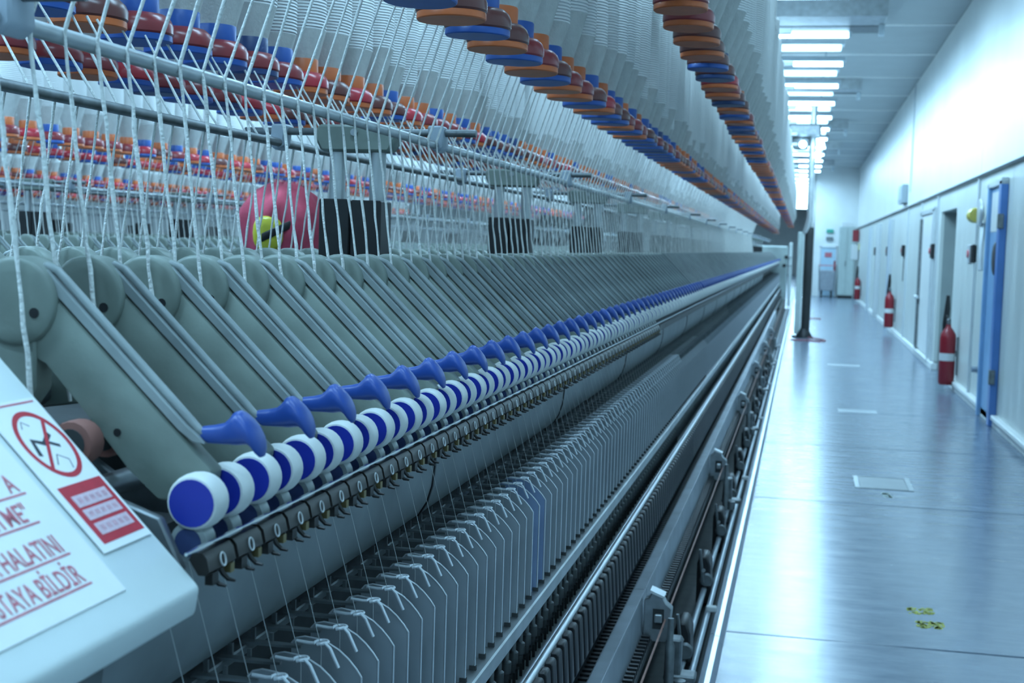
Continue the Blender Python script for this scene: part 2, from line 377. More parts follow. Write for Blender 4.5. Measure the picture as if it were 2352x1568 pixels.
def dark_discs():
    m = MB()
    for x, z, rr in ((.237, 1.314, .0055), (.327, 1.196, .0042)):  # flat black discs painting in the darkness of two holes in the arm
        m.lathe([(0, 0), (rr, 0), (rr, .002)], (x, -.0218 if x < .3 else -.0150, z), 'y', 10)
    m.lathe([(0, 0), (.003, 0), (.003, .002)], (.40, -.015, 1.150), 'y', 8)
    return m
def handle():
    m = MB(); S = []
    for x, lo_, hi_, hy in ((.415, 1.1890, 1.2060, .0085), (.428, 1.1888, 1.2080, .0098), (.438, 1.1888, 1.2105, .0106), (.445, 1.1888, 1.2165, .0122), (.4495, 1.1886, 1.2225, .0138), (.454, 1.1888, 1.2240, .0152), (.460, 1.1900, 1.2205, .0168), (.466, 1.1905, 1.2145, .0176),
                            (.471, 1.1870, 1.2085, .0174), (.475, 1.1815, 1.2020, .0160), (.478, 1.1780, 1.1950, .0125), (.480, 1.179, 1.186, .005)):
        S.append(((x, 0, (lo_+hi_)/2), Vector((0, 0, (hi_-lo_)/2)), Vector((0, hy, 0))))
    return m.sections(S, 16)
def roller(n=28):
    m = MB().lathe([(.0236, -.0160), (.0258, -.0152), (.0275, -.0115), (.0284, -.006), (.0287, 0), (.0284, .006), (.0275, .0115), (.0258, .0152), (.0236, .0160)], (.425, 0, 1.136), 'y', n, 0)
    m.lathe([(0, -.0167), (.0236, -.0167), (.0238, -.0155)], (.425, 0, 1.136), 'y', n, 1)
    m.lathe([(.0238, .0155), (.0236, .0167), (0, .0167)], (.425, 0, 1.136), 'y', n, 1)
    return m
def low_roller(n=20):
    m = MB().lathe([(.014, -.012), (.0195, -.011), (.0205, -.006), (.0205, .006), (.0195, .011), (.014, .012)], (.420, 0, 1.096), 'y', n, 0)
    m.lathe([(0, -.0126), (.014, -.0126), (.0142, -.0115)], (.420, 0, 1.096), 'y', n, 1)
    return m
def mid_roller(n=18):
    m = MB().lathe([(.015, -.014), (.0225, -.013), (.0235, -.009), (.0235, .009), (.0225, .013), (.015, .014)], (.293, 0, 1.186), 'y', n, 0)
    m.lathe([(0, -.0146), (.0155, -.0146), (.0157, -.0135)], (.293, 0, 1.186), 'y', n, 1)
    return m
def clip():
    m = MB().prism([(.436, 1.093), (.446, 1.092), (.4505, 1.087), (.4535, 1.074), (.450, 1.070), (.442, 1.070), (.432, 1.085)], -.0315, .0315, 0)
    pts = [(.4530+.0006-.0015*math.sin(a), .0055*math.cos(a), 1.0805+.0065*math.sin(a)) for a in np.linspace(0, 2*PI, 15)]
    m.tube(pts, .0009, 5, 1)
    for s in (-.012, .010):
        m.tube([(.444, s, 1.072), (.448, s+.002, 1.063), (.453, s+.004, 1.057), (.461, s+.003, 1.056)], [.0032, .0030, .0026, .0014], 6, 0)
    m.box((.449, .022, 1.067), (.010, .009, .009), 2); m.box((.449, -.016, 1.065), (.008, .014, .012), 0)
    return m
def lappet():
    m = MB().prism([(.325, -.0075), (.385, -.0055), (.405, -.003), (.405, .003), (.385, .0055), (.325, .0075)], .884, .8875, 0, 'z')
    m.box((.335, .012, .893), (.006, .004, .016), 0); m.box((.362, .006, .892), (.005, .004, .012), 0)
    path = [(.398, 0, .889), (.416, -.0015, .888)]
    for a in np.linspace(200, -110, 12):
        q = math.radians(a); path.append((.4310+.0088*math.cos(q), .0080*math.sin(q), .8890+.0015*math.cos(q/2)))
    path = path[:2]+path[2:]
    path = [(x, y, z+.004) for x, y, z in path]
    m.tube(path, .0021, 6, 1)
    m.tube([(.4310-.0030, -.0078, .8930), (.4375, -.0062, .8955), (.4440, -.0045, .8885), (.4550, -.002, .8640)], .0022, 6, 1)
    return m
def separator():
    top = [(.473, .842), (.466, .852), (.455, .864), (.443, .874), (.430, .881), (.414, .886), (.396, .888), (.384, .885), (.378, .878)]
    poly = [(.473, .657), *top, (.378, .657)]
    m = MB().prism(poly, -.0008, .0008, 0)
    m.tube([(.473, 0, .657), (.473, 0, .842)], .0016, 6, 1)
    m.tube([(x, 0, z) for x, z in top], .0014, 6, 1)
    m.box((.470, 0, .661), (.012, .007, .008), 2)
    return m
def spindle(n=12):
    m = MB().lathe([(.011, .474), (.011, .480), (.0085, .482), (.0085, .505), (.012, .507), (.012, .530), (.007, .534), (.006, .60), (.0045, .70), (.003, .80)], (.432, 0, 0), 'z', n, 0)
    m.box((.447, .018, .488), (.006, .004, .028), 1)
    m.lathe([(.0025, .478), (.0025, .50)], (.446, -.02, 0), 'z', 6, 1)
    m.lathe([(.021, .656), (.0235, .656), (.0235, .662), (.021, .664)], (.432, 0, 0), 'z', n+4, 1, False)
    return m
def knee():
    m = MB().prism([(.506, .521), (.519, .521), (.5235, .515), (.531, .405), (.524, .400), (.516, .405), (.511, .505), (.506, .508)], -.0225, .0225)
    return m
def tooth(): return MB().box((0, 0, 0), (.03, .016, .02))
me_body = arm_body().mesh('arm_body', sage, .003, seg=2); me_head = arm_head().mesh('arm_head', sage, .0025)
me_lever = arm_lever().mesh('arm_lever', sage_d, .0008); me_disc = dark_discs().mesh('dark_disc', black); me_handle = handle().mesh('handle', blue_p, 0, 60)
me_roll = roller().mesh('roller', [white_r, blue_c]); me_low = low_roller().mesh('low_roller', [sage_d, mat('dark_blue_cap', (.03, .05, .14), .5, 0, .1, 30)]); me_mid = mid_roller().mesh('mid_roller', [brownish, dark])
me_clip = clip().mesh('clip', [clipm, printw, brass], 0); me_lap = lappet().mesh('lappet', [steel_d, pale_wire], 0)
me_sep = separator().mesh('separator', [sep_m, rim_m, dark], 0); me_sep_refl = separator().mesh('separator_refl', [sep_refl, rim_m, dark], 0)
me_spin = spindle().mesh('spindle', [steel_d, dark], 0); me_knee = knee().mesh('knee', black, .002)
me_axle = MB().lathe([(.005, -.03), (.005, .03)], (.425, 0, 1.136), 'y', 10).mesh('axle', steel)
me_body_m = arm_body().mirror().mesh('arm_body', sage, .003); me_head_m = arm_head().mirror().mesh('arm_head', sage, .0025); me_lever_m = arm_lever().mirror().mesh('arm_lever', sage_d, .0008)
me_handle_m = handle().mirror().mesh('handle', blue_p, 0, 60)

def shared_structure(T, y0, y1, full=True, sides=(1, -1), rod_z=1.613):
    """beams, rods, posts of one frame; T = the frame's Empty at its centre line"""
    L_ = y1-y0
    core = MB().bx(-.16, .16, y0, y1, .05, 1.16).bx(-.40, .40, y0, y1, .05, .42)
    obj('frame_core', core.mesh('core', dark), T)
    ks = [k for k in range(0, 40) if y0-.2 < 1.27+1.68*k < y1]
    for k in ks:
        y = 1.27+1.68*k
        if not (in_view((T.location.x, y, 1.5), 250) or in_view((T.location.x+.185, y, 1.62), 60)): continue
        p = obj('creel_post', MB().lathe([(.0185, 1.16), (.0185, 1.60)], (-.049, y, 0), 'z', 16).lathe([(.0185, 1.16), (.0185, 1.60)], (.047, y, 0), 'z', 16).mesh('post', zinc), T)
        obj('post_box', MB().bx(-.076, -.003, y-.045, y+.03, 1.15, 1.487).bx(.001, .072, y-.05, y+.03, 1.15, 1.485).mesh('pbx', black, .003), T)
        c = MB().prism([(-.098, 1.628), (-.080, 1.594), (.080, 1.594), (.098, 1.628), (.088, 1.655), (-.088, 1.655)], y-.03, y+.03)
        br = obj('rod_bracket', c.mesh('rb', sage, .006), T)
        obj('cross_bar', MB().lathe([(.0085, -.275), (.0085, .275)], (0, y, 1.640), 'x', 12).mesh('cb', steel_d), br)
        obj('bolt', MB().lathe([(.008, -.008), (.008, 0)], (0, y-.03, 1.637), 'y', 10).mesh('bt', steel), br)
        for s in (1, -1):
            obj('rod_clip', MB().prism([(s*.185-.018, 1.655), (s*.185+.018, 1.655), (s*.19+.016, 1.606), (s*.19, 1.594), (s*.19-.016, 1.606)], y-.024, y+.024).mesh('rc', mat('clip_grey_blue', (.36, .42, .48), .4, 0, .1, 20), .004), br)
    y = y0
    while y < y1:
        b = min(y1, (1.27 if y == y0 and y0 < 1.2 else y+1.68))
        for s in sides:
            obj('rod', MB().tube([(s*.185, y, rod_z), (s*.185, b, rod_z)], .0098, 12).mesh('rod', steel_p if s == 1 else steel_d), T)
        y = b
    return ks

# ---------------- frame nearest the camera
AX = -1.0
A = empty('spinning_frame', (AX, 0, 0), 'long sage green spinning frame with blue handles nearest the aisle', 'machine', 'spinning frames')
shared_structure(A, .4, ENDY)
NARM = 44; NSP = 2*NARM
far_arm_y = []
n_all = int((ENDY-.3-1.261)/.14)
for k in range(n_all):
    y = 1.261+.14*k
    if k < NARM:
        b = obj('drafting_arm', me_body, A, (0, y, 0))
        obj('pivot_head', me_head, b); obj('lever', me_lever, b); obj('handle', me_handle, b)
        if k < 25:
            obj('dark_disc', me_disc, b); obj('axle', me_axle, b)
    else: far_arm_y.append(y)
for k in range(-1, NSP):
    y = NEARY+.07*k+(.003 if k % 2 == 0 else -.003)
    if k >= 0:
        obj('front_roller', me_roll, A, (0, y, 0))
        if k < 60: obj('lower_roller', me_low, A, (0, y, 0))
        if k < 30: obj('middle_roller', me_mid, A, (0, y, 0))
    if 0 <= k < 60: obj('roller_clip', me_clip, A, (0, NEARY+.07*k, 0))
for k in range(3, NSP+8):
    y = NEARY+.07*k
    if k < 75: obj('yarn_guide', me_lap, A, (0, y, 0))
    obj('separator', me_sep_refl if k in (22, 23) else me_sep, A, (0, y+.035, 0))
for k in range(12, 75):
    y = NEARY+.07*k
    obj('spindle', me_spin, A, (0, y, 0)); obj('knee_lever', me_knee, A, (0, y, 0))
# far repeats, joined
def far(name, mb, mats, offs, bevel=0): obj(name, mb.repeat(offs).mesh(name, mats, bevel, 40), A, kind='stuff')
lo_lever = MB(); lo_lever.prism([(.26, 1.341), (.40, 1.20), (.416, 1.206), (.262, 1.364), (.235, 1.372)], -.0165, .0165)
lo_head = MB().lathe([(.0465, -.021), (.0465, .021)], (.213, 0, 1.325), 'y', 14)
lo_arm = MB().add_raw(arm_body()).add_raw(lo_head)
far('far_drafting_arms', lo_arm, sage, [(0, y, 0) for y in far_arm_y])
far('far_levers', lo_lever, sage_d, [(0, y, 0) for y in far_arm_y])
lo_handle = MB().sections([((.414, 0, 1.1965), (0, 0, .009), (0, .009, 0)), ((.446, 0, 1.203), (0, 0, .012), (0, .013, 0)), ((.458, 0, 1.2095), (0, 0, .017), (0, .018, 0)), ((.474, 0, 1.197), (.006, 0, .009), (0, .016, 0)), ((.481, 0, 1.185), (.002, 0, .002), (0, .008, 0))], 8)
far('far_handles', lo_handle, blue_p, [(0, y, 0) for y in far_arm_y])
fs = [NEARY+.07*k for k in range(NSP, 2*n_all)]
far('far_front_rollers', roller(12), [white_r, blue_c], [(0, y, 0) for y in fs])
far('far_roller_clips', MB().prism([(.436, 1.095), (.4525, 1.090), (.4535, 1.068), (.436, 1.068)], -.030, .030), clipm, [(0, NEARY+.07*k, 0) for k in range(60, 2*n_all)])
far('far_yarn_guides', MB().prism([(.325, -.006), (.425, -.003), (.44, .002), (.325, .006)], .884, .888, 0, 'z').box((.445, 0, .876), (.01, .003, .025)), steel_d, [(0, NEARY+.07*k, 0) for k in range(75, 2*n_all)])
lo_sep = MB().prism([(.473, .657), (.473, .842), (.455, .864), (.43, .881), (.396, .888), (.378, .878), (.378, .657)], -.001, .001, 0).box((.473, 0, .75), (.003, .004, .184), 1)
far('far_separators', lo_sep, [sep_m, rim_m], [(0, NEARY+.035+.07*k, 0) for k in range(NSP+8, 2*n_all)])
far('far_spindles', MB().lathe([(.011, .474), (.009, .50), (.012, .52), (.006, .6), (.003, .8)], (.432, 0, 0), 'z', 6), steel_d, [(0, NEARY+.07*k, 0) for k in range(75, 2*n_all)])
far('far_knee_levers', knee(), black, [(0, NEARY+.07*k, 0) for k in range(75, 2*n_all)])
# yarn from rollers down to the guides
ym = MB()
for k in range(0, 140):
    y = NEARY+.07*k
    ym.tube([(.388, y, 1.085), (.384, y, 1.055), (.431, y, .887), (.432, y, .70)], .00042, 4)
obj('yarn_ends', ym.mesh('yarn_ends', thread_m), A, kind='stuff')
# long rails
YA, YB = 1.16, ENDY
def long_part(name, mb, m, bevel=0.): return obj(name, mb.mesh(name, m, bevel), A)
prof = []
y = YA
while y < YB:
    for dy, rr in ((0, .0075), (.012, .0078), (.02, .0098), (.05, .0098), (.058, .0078)):
        prof.append((rr, y+dy))
    y += .07
long_part('fluted_roller', MB().lathe([(rr*.8, q) for rr, q in prof], (.405, 0, 1.078), 'y', 10), steel_d)
prof2 = [((.0030 if rr > .009 else .0018), q) for rr, q in prof]
long_part('wave_rail', MB().lathe(prof2, (.4455, 0, 1.0985), 'y', 8), chrome)
long_part('back_roller', MB().lathe([(.0125, YA), (.0125, YB)], (.262, 0, 1.172), 'y', 12), steel)
long_part('middle_shaft', MB().lathe([(.0125, YA), (.0125, YB)], (.315, 0, 1.140), 'y', 12), steel)
long_part('arm_bar', MB().lathe([(.016, YA), (.016, YB)], (.155, 0, 1.215), 'y', 12), steel_d)
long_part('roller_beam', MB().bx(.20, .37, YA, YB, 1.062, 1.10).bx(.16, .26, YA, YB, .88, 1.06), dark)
for k in range(0, 90):
    if k < 30: obj('roller_stand', MB().prism([(.25, 1.10), (.43, 1.075), (.405, 1.125), (.36, 1.14), (.30, 1.125), (.245, 1.16)], -.006, .006).mesh('rs', steel_d, .002), A, (0, 1.191+.14*k, 0))
seams = [1.16]+[2.351-1.36+1.36*k for k in range(1, 17)]
for a, b in zip(seams[:-1], seams[1:]):
    b2 = min(b, YB)
    if a >= YB: break
    obj('suction_duct', MB().prism([(.25, 1.06), (.352, 1.060), (.360, 1.045), (.362, 1.02), (.361, .99), (.357, .955), (.348, .925), (.333, .900), (.30, .885), (.25, .885)], a+.003, b2-.003).mesh('sd', duct_m, 0, 50), A)
    obj('duct_seam', MB().prism([(.26, 1.05), (.354, 1.058), (.3625, 1.045), (.3645, 1.02), (.3635, .99), (.3595, .954), (.350, .923), (.335, .898), (.26, .90)], b2-.004, b2+.004).mesh('ds', black, 0, 50), A)
long_part('guide_rail', MB().bx(.30, .335, YA, YB, .872, .884), steel_d, .002)
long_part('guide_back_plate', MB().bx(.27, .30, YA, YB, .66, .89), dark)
long_part('ring_rail', MB().bx(.372, .486, YA, YB, .622, .655), zinc, .003)
long_part('spindle_rail', MB().bx(.36, .468, YA, YB, .43, .473), mat('grey_rail_paint', (.50, .54, .52), .45, 0, .12, 6), .002)
polish = mat('polished_rail', (.66, .70, .73), .34, .8, 0)
long_part('rail_lip', MB().bx(.468, .484, YA, YB, .43, .500).lathe([(.008, YA), (.008, YB)], (.476, 0, .502), 'y', 12), polish)
long_part('rail_groove', MB().bx(.486, .492, YA, YB, .43, .49), dark)
long_part('rail_edge', MB().bx(.490, .506, YA, YB, .43, .518).lathe([(.0085, YA), (.0085, YB)], (.498, 0, .522), 'y', 12), polish)
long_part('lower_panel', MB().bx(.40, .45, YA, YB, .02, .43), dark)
belt = MB().bx(.50, .545, YA, YB, .30, .325)
obj('peg_belt', belt.mesh('belt', black), A)
far('belt_ribs', MB().box((.529, 0, .338), (.036, .016, .03)), black, [(0, 2.2+.035*k, 0) for k in range(0, 240)])
for k in range(0, 8):
    a, b = 1.2+2.85*k, min(YB, 1.2+2.85*(k+1))
    if a > YB: break
    c = obj('doffing_rail', MB().prism([(.536, .250), (.536, .354), (.540, .358), (.571, .360), (.5735, .365), (.577, .365), (.579, .358), (.580, .262), (.583, .252)], a+.002, b-.002).mesh('dr', rail_m, 0, 30), A)
far('rail_teeth', MB().box((.596, 0, .250), (.026, .014, .018)), black, [(0, 2.4+.035*k, 0) for k in range(0, 300)])
long_part('teeth_strip', MB().bx(.580, .612, YA, YB, .225, .242), dark)
for k, y in enumerate((3.95, 6.85, 9.70, 12.5, 15.35, 18.2)):
    br = obj('rail_bracket', MB().prism([(.585, .235), (.585, .360), (.600, .366), (.606, .384), (.640, .370), (.650, .352), (.668, .338), (.660, .235)], -.02, .02).mesh('br', steel, .003), A, (0, y, 0))
    obj('top_tab', MB().prism([(.600, .385), (.644, .369), (.645, .376), (.603, .392)], -.03, .03).mesh('tt', mat('bright_tab', (.75, .78, .80), .35, .3, .05, 20)), br)
    obj('slot', MB().bx(.612, .645, -.0225, -.019, .275, .335).mesh('sl', dark), br)
    obj('bolt', MB().box((.629, -.026, .308), (.022, .014, .026)).mesh('bo', zinc, .003), br)
    obj('support_arm', MB().bx(.65, .745, -.035, .035, .125, .145).bx(.655, .70, -.03, .03, .02, .25).mesh('sa', steel_d, .005), br)
    obj('shock_post', MB().lathe([(.014, .04), (.014, .25), (.009, .26), (.009, .33)], (.672, -.09, 0), 'z', 12).lathe([(.02, .10), (.02, .14)], (.70, -.06, 0), 'z', 12).mesh('shp', steel_d), br)
    obj('white_tab', MB().bx(.712, .75, .9, .93, .09, .11).mesh('wt', printw, .003), br)
long_part('bottom_shaft', MB().lathe([(.0115, 2.5), (.0115, YB)], (.682, 0, .09), 'y', 12), rail_m)
long_part('outer_shaft', MB().lathe([(.0105, 2.5), (.0105, YB)], (.718, 0, .085), 'y', 12), rail_m)
for k in range(14):
    y = 3.35+.95*k
    hz = obj('drive_housing', MB().prism([(.652, .03), (.652, .19), (.664, .215), (.690, .215), (.703, .18), (.708, .03)], -.07, .07).mesh('dh', black, .006), A, (0, y, 0))
    obj('pulley', MB().lathe([(.022, -.012), (.026, -.008), (.020, 0), (.026, .008), (.022, .012)], (.690, -.085, .13), 'y', 14).mesh('pu', steel_d), hz)
    obj('lever_arm', MB().prism([(.672, .12), (.684, .12), (.668, .25), (.658, .25)], -.10, -.088).mesh('la', steel_d, .002), hz)
    obj('bolt', MB().lathe([(.007, -.01), (.007, 0)], (.68, -.098, .17), 'y', 8).mesh('bl', zinc), hz)
long_part('bottom_tray', MB().bx(.45, .74, YA, YB, .002, .02), dark)
kerbs = [1.2, 4.7, 8.2, 11.7, 15.2, 18.7, YB]
for a, b in zip(kerbs[:-1], kerbs[1:]):
    obj('kerb_strip', MB().prism([(.736, 0), (.736, .050), (.740, .054), (.752, .056), (.756, .050), (.772, .048), (.783, .010), (.783, 0)], a+.003, b-.003).mesh('kb', stainless, 0, 25), A)
obj('signal_cord', MB().tube([(.648, 2.0, .306), (.650, 6, .302), (.648, YB, .304)], .0032, 6).mesh('cord', copper), A)
# far side of this frame
for k in range(0, 46):
    y = 1.261+.14*(k+2)
    b = obj('drafting_arm', me_body_m, A, (0, y, 0)); obj('pivot_head', me_head_m, b); obj('lever', me_lever_m, b); obj('handle', me_handle_m, b)
far('far_back_arms', MB().add_raw(lo_arm.mirror()).add_raw(lo_lever.mirror()), sage, [(0, 1.261+.14*k, 0) for k in range(48, n_all)])
obj('back_beam', MB().bx(-.42, -.16, YA, YB, .45, 1.12).mesh('bbm', dark), A)
# head stock at the far end
hs = obj('head_stock', MB().bx(-.75, .62, ENDY, ENDY+1.1, .02, 1.52).mesh('hs', greenpale, .02), A)
obj('panel_strip', MB().bx(.66, .74, ENDY-.06, ENDY, .1, 1.60).mesh('hp', cover_m, .01), hs)
obj('end_knob', MB().lathe([(.03, 0), (.045, .03), (.045, .08), (.02, .12)], (.60, ENDY-.14, 1.26), 'y', 12).lathe([(.03, 0), (.045, .03), (.045, .08), (.02, .12)], (.56, ENDY-.14, 1.06), 'y', 12).mesh('ek', black), hs)
obj('end_rod', MB().lathe([(.01, .55), (.01, .74)], (0, ENDY-.1, 1.26), 'x', 8).lathe([(.01, .52), (.01, .74)], (0, ENDY-.1, 1.06), 'x', 8).mesh('er', steel_d), hs)

# white end cover close to the camera, with the sheets stuck on it
cov = MB().prism([(.457, 1.067), (.16, 1.360), (.13, 1.33), (.40, 1.045), (.452, 1.038)], .35, 1.17)
cv = obj('end_cover', cov.mesh('cov', cover_m, .006, seg=3), A)
E0 = Vector((AX+.457, 1.17, 1.067)); UU = Vector((-.7118, 0, .7023)); NN = Vector((.7023, 0, .7118))
def P(a, v, h): return E0+Vector((0, a, 0))+UU*v+NN*h
def flat(a0, a1, v0, v1, h, t=.0006, mi=0, mb=None):
    mb = mb or MB()
    vs = [P(a, v, q) for q in (h, h+t) for a, v in ((a0, v0), (a1, v0), (a1, v1), (a0, v1))]
    return mb.add(vs, [(0, 3, 2, 1), (4, 5, 6, 7), (0, 1, 5, 4), (1, 2, 6, 5), (2, 3, 7, 6), (3, 0, 4, 7)], mi)
def strip(pts, w, h, closed=False):                     # flat printed line on the cover plane
    mb = MB(); n = len(pts); V = []
    for i, p in enumerate(pts):
        p = Vector(p); q0 = Vector(pts[(i-1) % n] if closed else pts[max(i-1, 0)]); q1 = Vector(pts[(i+1) % n] if closed else pts[min(i+1, n-1)])
        t = (q1-q0).normalized(); s = Vector((-t.y, t.x))*w/2
        V += [P(p.x+s.x, p.y+s.y, h), P(p.x-s.x, p.y-s.y, h)]
    m = n if closed else n-1
    return mb.add(V, [(2*i, 2*i+1, 2*((i+1) % n)+1, 2*((i+1) % n)) for i in range(m)])
H0 = .0004
sheet = obj('warning_sheet', flat(-.62, -.108, .030, .245, H0, .0012).mesh('ws', paper), None, label='white sheet with red underlined Turkish text on the end cover', cat='notice')
def text(s, right, base, cap, width, h, m, parent):
    cu = bpy.data.curves.new('t', 'FONT'); cu.body = s; cu.size = 1; cu.offset = .012; to = bpy.data.objects.new('t', cu); COL.objects.link(to)
    dg = bpy.context.evaluated_depsgraph_get(); me = bpy.data.meshes.new_from_object(to.evaluated_get(dg)); bpy.data.objects.remove(to)
    xs = [v.co.x for v in me.vertices]; x0, x1 = min(xs), max(xs)
    for v in me.vertices:
        a = right-width+(v.co.x-x0)/(x1-x0)*width; q = base+v.co.y/.69*cap
        v.co = P(a, q, h)
    me.materials.clear(); me.materials.append(m)
    return obj('printed_text', me, parent)
for s, rt, bs, w in (('A', -.134, .1515, .015), ('İTME"', -.147, .1215, .058), ('A HALATINI', -.143, .0845, .104), ('STAYA BİLDİR', -.147, .0525, .124)):
    text(s, rt, bs, .0185, w, H0+.0016, pink_ink, sheet)
    obj('underline', flat(rt-w-.12, rt+.004, bs-.0045, bs-.0025, H0+.0012, .0003).mesh('ul', pink_ink), sheet)
stk = obj('prohibition_sticker', flat(-.098, -.010, .068, .243, H0+.0013, .0006).mesh('ps', paper), None, label='narrow sticker with red crossed circle and red block on the end cover', cat='sticker')
H1 = H0+.0021
circ = [(-.0485+.0335*math.cos(a), .189+.0375*math.sin(a)) for a in np.linspace(0, 2*PI, 41)[:-1]]
obj('red_ring', strip(circ, .0058, H1, True).mesh('rr', red_ink), stk)
obj('cross_bar', strip([(-.026, .2165), (-.072, .160)], .0045, H1+.0001).mesh('xb', red_ink), stk)
obj('top_line', flat(-.098, -.016, .2375, .2395, H0+.0019, .0003).mesh('tl', pink_ink), stk)
obj('hand_drawing', strip([(-.071, .178), (-.066, .196), (-.052, .190), (-.034, .200)], .006, H1-.0001).add_raw(strip([(-.048, .192), (-.032, .184)], .004, H1-.0001)).add_raw(strip([(-.058, .165), (-.048, .176), (-.036, .168), (-.040, .158)], .0014, H1-.0001)).add_raw(strip([(-.052, .212), (-.060, .218), (-.066, .210)], .0012, H1-.0001)).mesh('hd', black_ink), stk)
obj('red_block', flat(-.088, -.014, .076, .142, H0+.0019, .0003).mesh('rb', red_ink), stk)
for v0, v1 in ((.117, .130), (.102, .114), (.085, .098)):
    wb = obj('text_field', flat(-.080, -.021, v0, v1, H1+.0001, .0003).mesh('wf', mat('pink_field', (.66, .50, .56), .6, 0, .1, 200)), stk)
    for q in range(5): obj('text_stroke', flat(-.074+.0105*q, -.0675+.0105*q, v0+.0035, v1-.0035, H1+.0005, .0001).mesh('ts', mat('pale_red_text', (.60, .36, .42), .6, 0, .3, 400)), wb)

# ------------------------------------------------------------------ roving bobbins
BZ = 1.803
def bob_base(n=26, k=1.):
    rim = MB().lathe([(.052, .0), (.0615, .0), (.0635, .002), (.0635, .0125), (.0625, .014), (.055, .015)], (0, 0, 0), 'z', n)
    rim.lathe([(.052, .0), (.050, .012), (.02, .012)], (0, 0, 0), 'z', n, 0, False)
    col = MB().lathe([(.0630, .0135), (.0655, .017), (.0655, .032), (.061, .043), (.051, .052), (.036, .055)], (0, 0, 0), 'z', n)
    neck = MB().lathe([(.039, .052), (.0405, .054), (.0405, .086), (.038, .090), (.030, .091)], (0, 0, 0), 'z', n)
    for q in (rim, col, neck): q.v = [(x*k, y*k, z*(.5+.5*k)) for x, y, z in q.v]
    return rim, col, neck
VAR = [(.036, .048, .045), (.038, .058, .085), (.038, .066, .115), (.037, .054, .060), (.038, .062, .10)]
VAR0 = [(.040, .082, .10), (.040, .092, .13), (.040, .098, .15), (.040, .088, .12), (.040, .095, .14)]
def wrap(v, n=26, k=1., tall=.58):
    r0, r1, hc = VAR[v] if tall < .6 else VAR0[v]; r0 *= k; r1 *= max(k, 1.08) if tall < .6 else 1
    m = MB().lathe([(r0, .086), (r1, .086+hc)], (0, 0, 0), 'z', n, 1, False)
    m.lathe([(r1, .086+hc), (r1+.001, .089+hc), (r1+.001, tall), (.04, tall+.06)], (0, 0, 0), 'z', n, 0)
    return m
SIZES = (1., 1.15)
me_wrap = {k: [wrap(v, 26, k).mesh('wrap', [wound_m, cone_shade_m]) for v in range(5)] for k in SIZES}
me_wrap0 = [wrap(v, 26, 1., .84).mesh('wrap', [wound_m, cone_shade_m]) for v in range(5)]
RIMS, COLS, NECKS = {}, {}, {}
for k in SIZES:
    RIM, COLR, NECK = bob_base(26, k)
    for c in (blue_b, teal_b, orange_b): RIMS[c, k] = RIM.mesh('rim', c); NECKS[c, k] = NECK.mesh('neck', c)
    for c in (maroon_b, brown_b, red_b): COLS[c, k] = COLR.mesh('collar', c)
ROWSIZE = {0: 1., 1: 1., 2: 1.15, 3: 1.15, 4: 1., 5: 1.}; ROWDZ = {0: .147, 1: -.005, 2: -.018, 3: -.02, 4: 0, 5: 0}
CN = {'bobbin_blue': 'blue', 'bobbin_dark_blue': 'dark blue', 'bobbin_orange': 'orange', 'bobbin_maroon': 'maroon', 'bobbin_brown': 'brown', 'bobbin_red': 'red'}
B_, T_, O_, M_, N_, R_ = blue_b, teal_b, orange_b, maroon_b, brown_b, red_b
SEQ = {0: [(O_, M_)]*3+[(O_, N_)]*2+[(B_, N_), (T_, N_), (O_, R_), (O_, M_), (T_, N_), (O_, N_), (B_, M_), (O_, M_), (B_, N_)],
       1: [(O_, M_), (B_, M_), (O_, N_), (B_, N_), (O_, N_), (B_, M_), (O_, M_), (B_, N_), (O_, M_), (O_, M_), (B_, N_), (O_, R_), (B_, N_), (B_, N_), (O_, M_)],
       2: [(T_, M_), (B_, M_), (O_, N_), (B_, M_), (B_, M_), (B_, M_), (T_, M_), (B_, M_), (O_, R_), (O_, N_), (O_, R_), (O_, N_), (B_, N_), (O_, R_)],
       3: [(O_, M_), (B_, M_), (O_, M_), (B_, R_), (T_, M_), (B_, M_), (T_, M_), (B_, R_), (O_, R_), (B_, N_), (O_, N_), (O_, M_)]}
ROWNAME = {0: 'creel row nearest aisle', 1: 'second creel row from aisle', 2: 'third creel row from aisle', 3: 'fourth creel row from aisle',
           4: 'front row of frame behind', 5: 'back row of frame behind'}
PB = .1867
def bobbin(x, y, row, idx, rim, col, v, rz):
    k = ROWSIZE[row]
    o = obj('roving_bobbin', (me_wrap0[v] if row == 0 else me_wrap[k][v]), None, (x, y, BZ+ROWDZ[row]), f'white bobbin, {CN[rim.name]} rim, {CN[col.name]} collar, {ordinal(idx)} in view along {ROWNAME[row]}', 'bobbin', 'roving bobbins in '+ROWNAME[row])
    o.rotation_euler = (random.uniform(-.02, .02), random.uniform(-.02, .02), rz)
    obj('rim', RIMS[rim, k], o); obj('collar', COLS[col, k], o); obj('neck', NECKS[rim, k], o)
    return o
far_b = {}
def far_bob(x, y, rim, col, v, dz=0.):
    far_b.setdefault((rim, col, v), []).append((x, y, BZ+dz))
rows_x = [.69, .355, -.355, -.78]; first_y = [2.15, 2.03, 1.64, 2.02]; rows_p = [.262, PB, PB, PB]
ROW_OBJ = {0: [], 1: [], 2: [], 3: []}
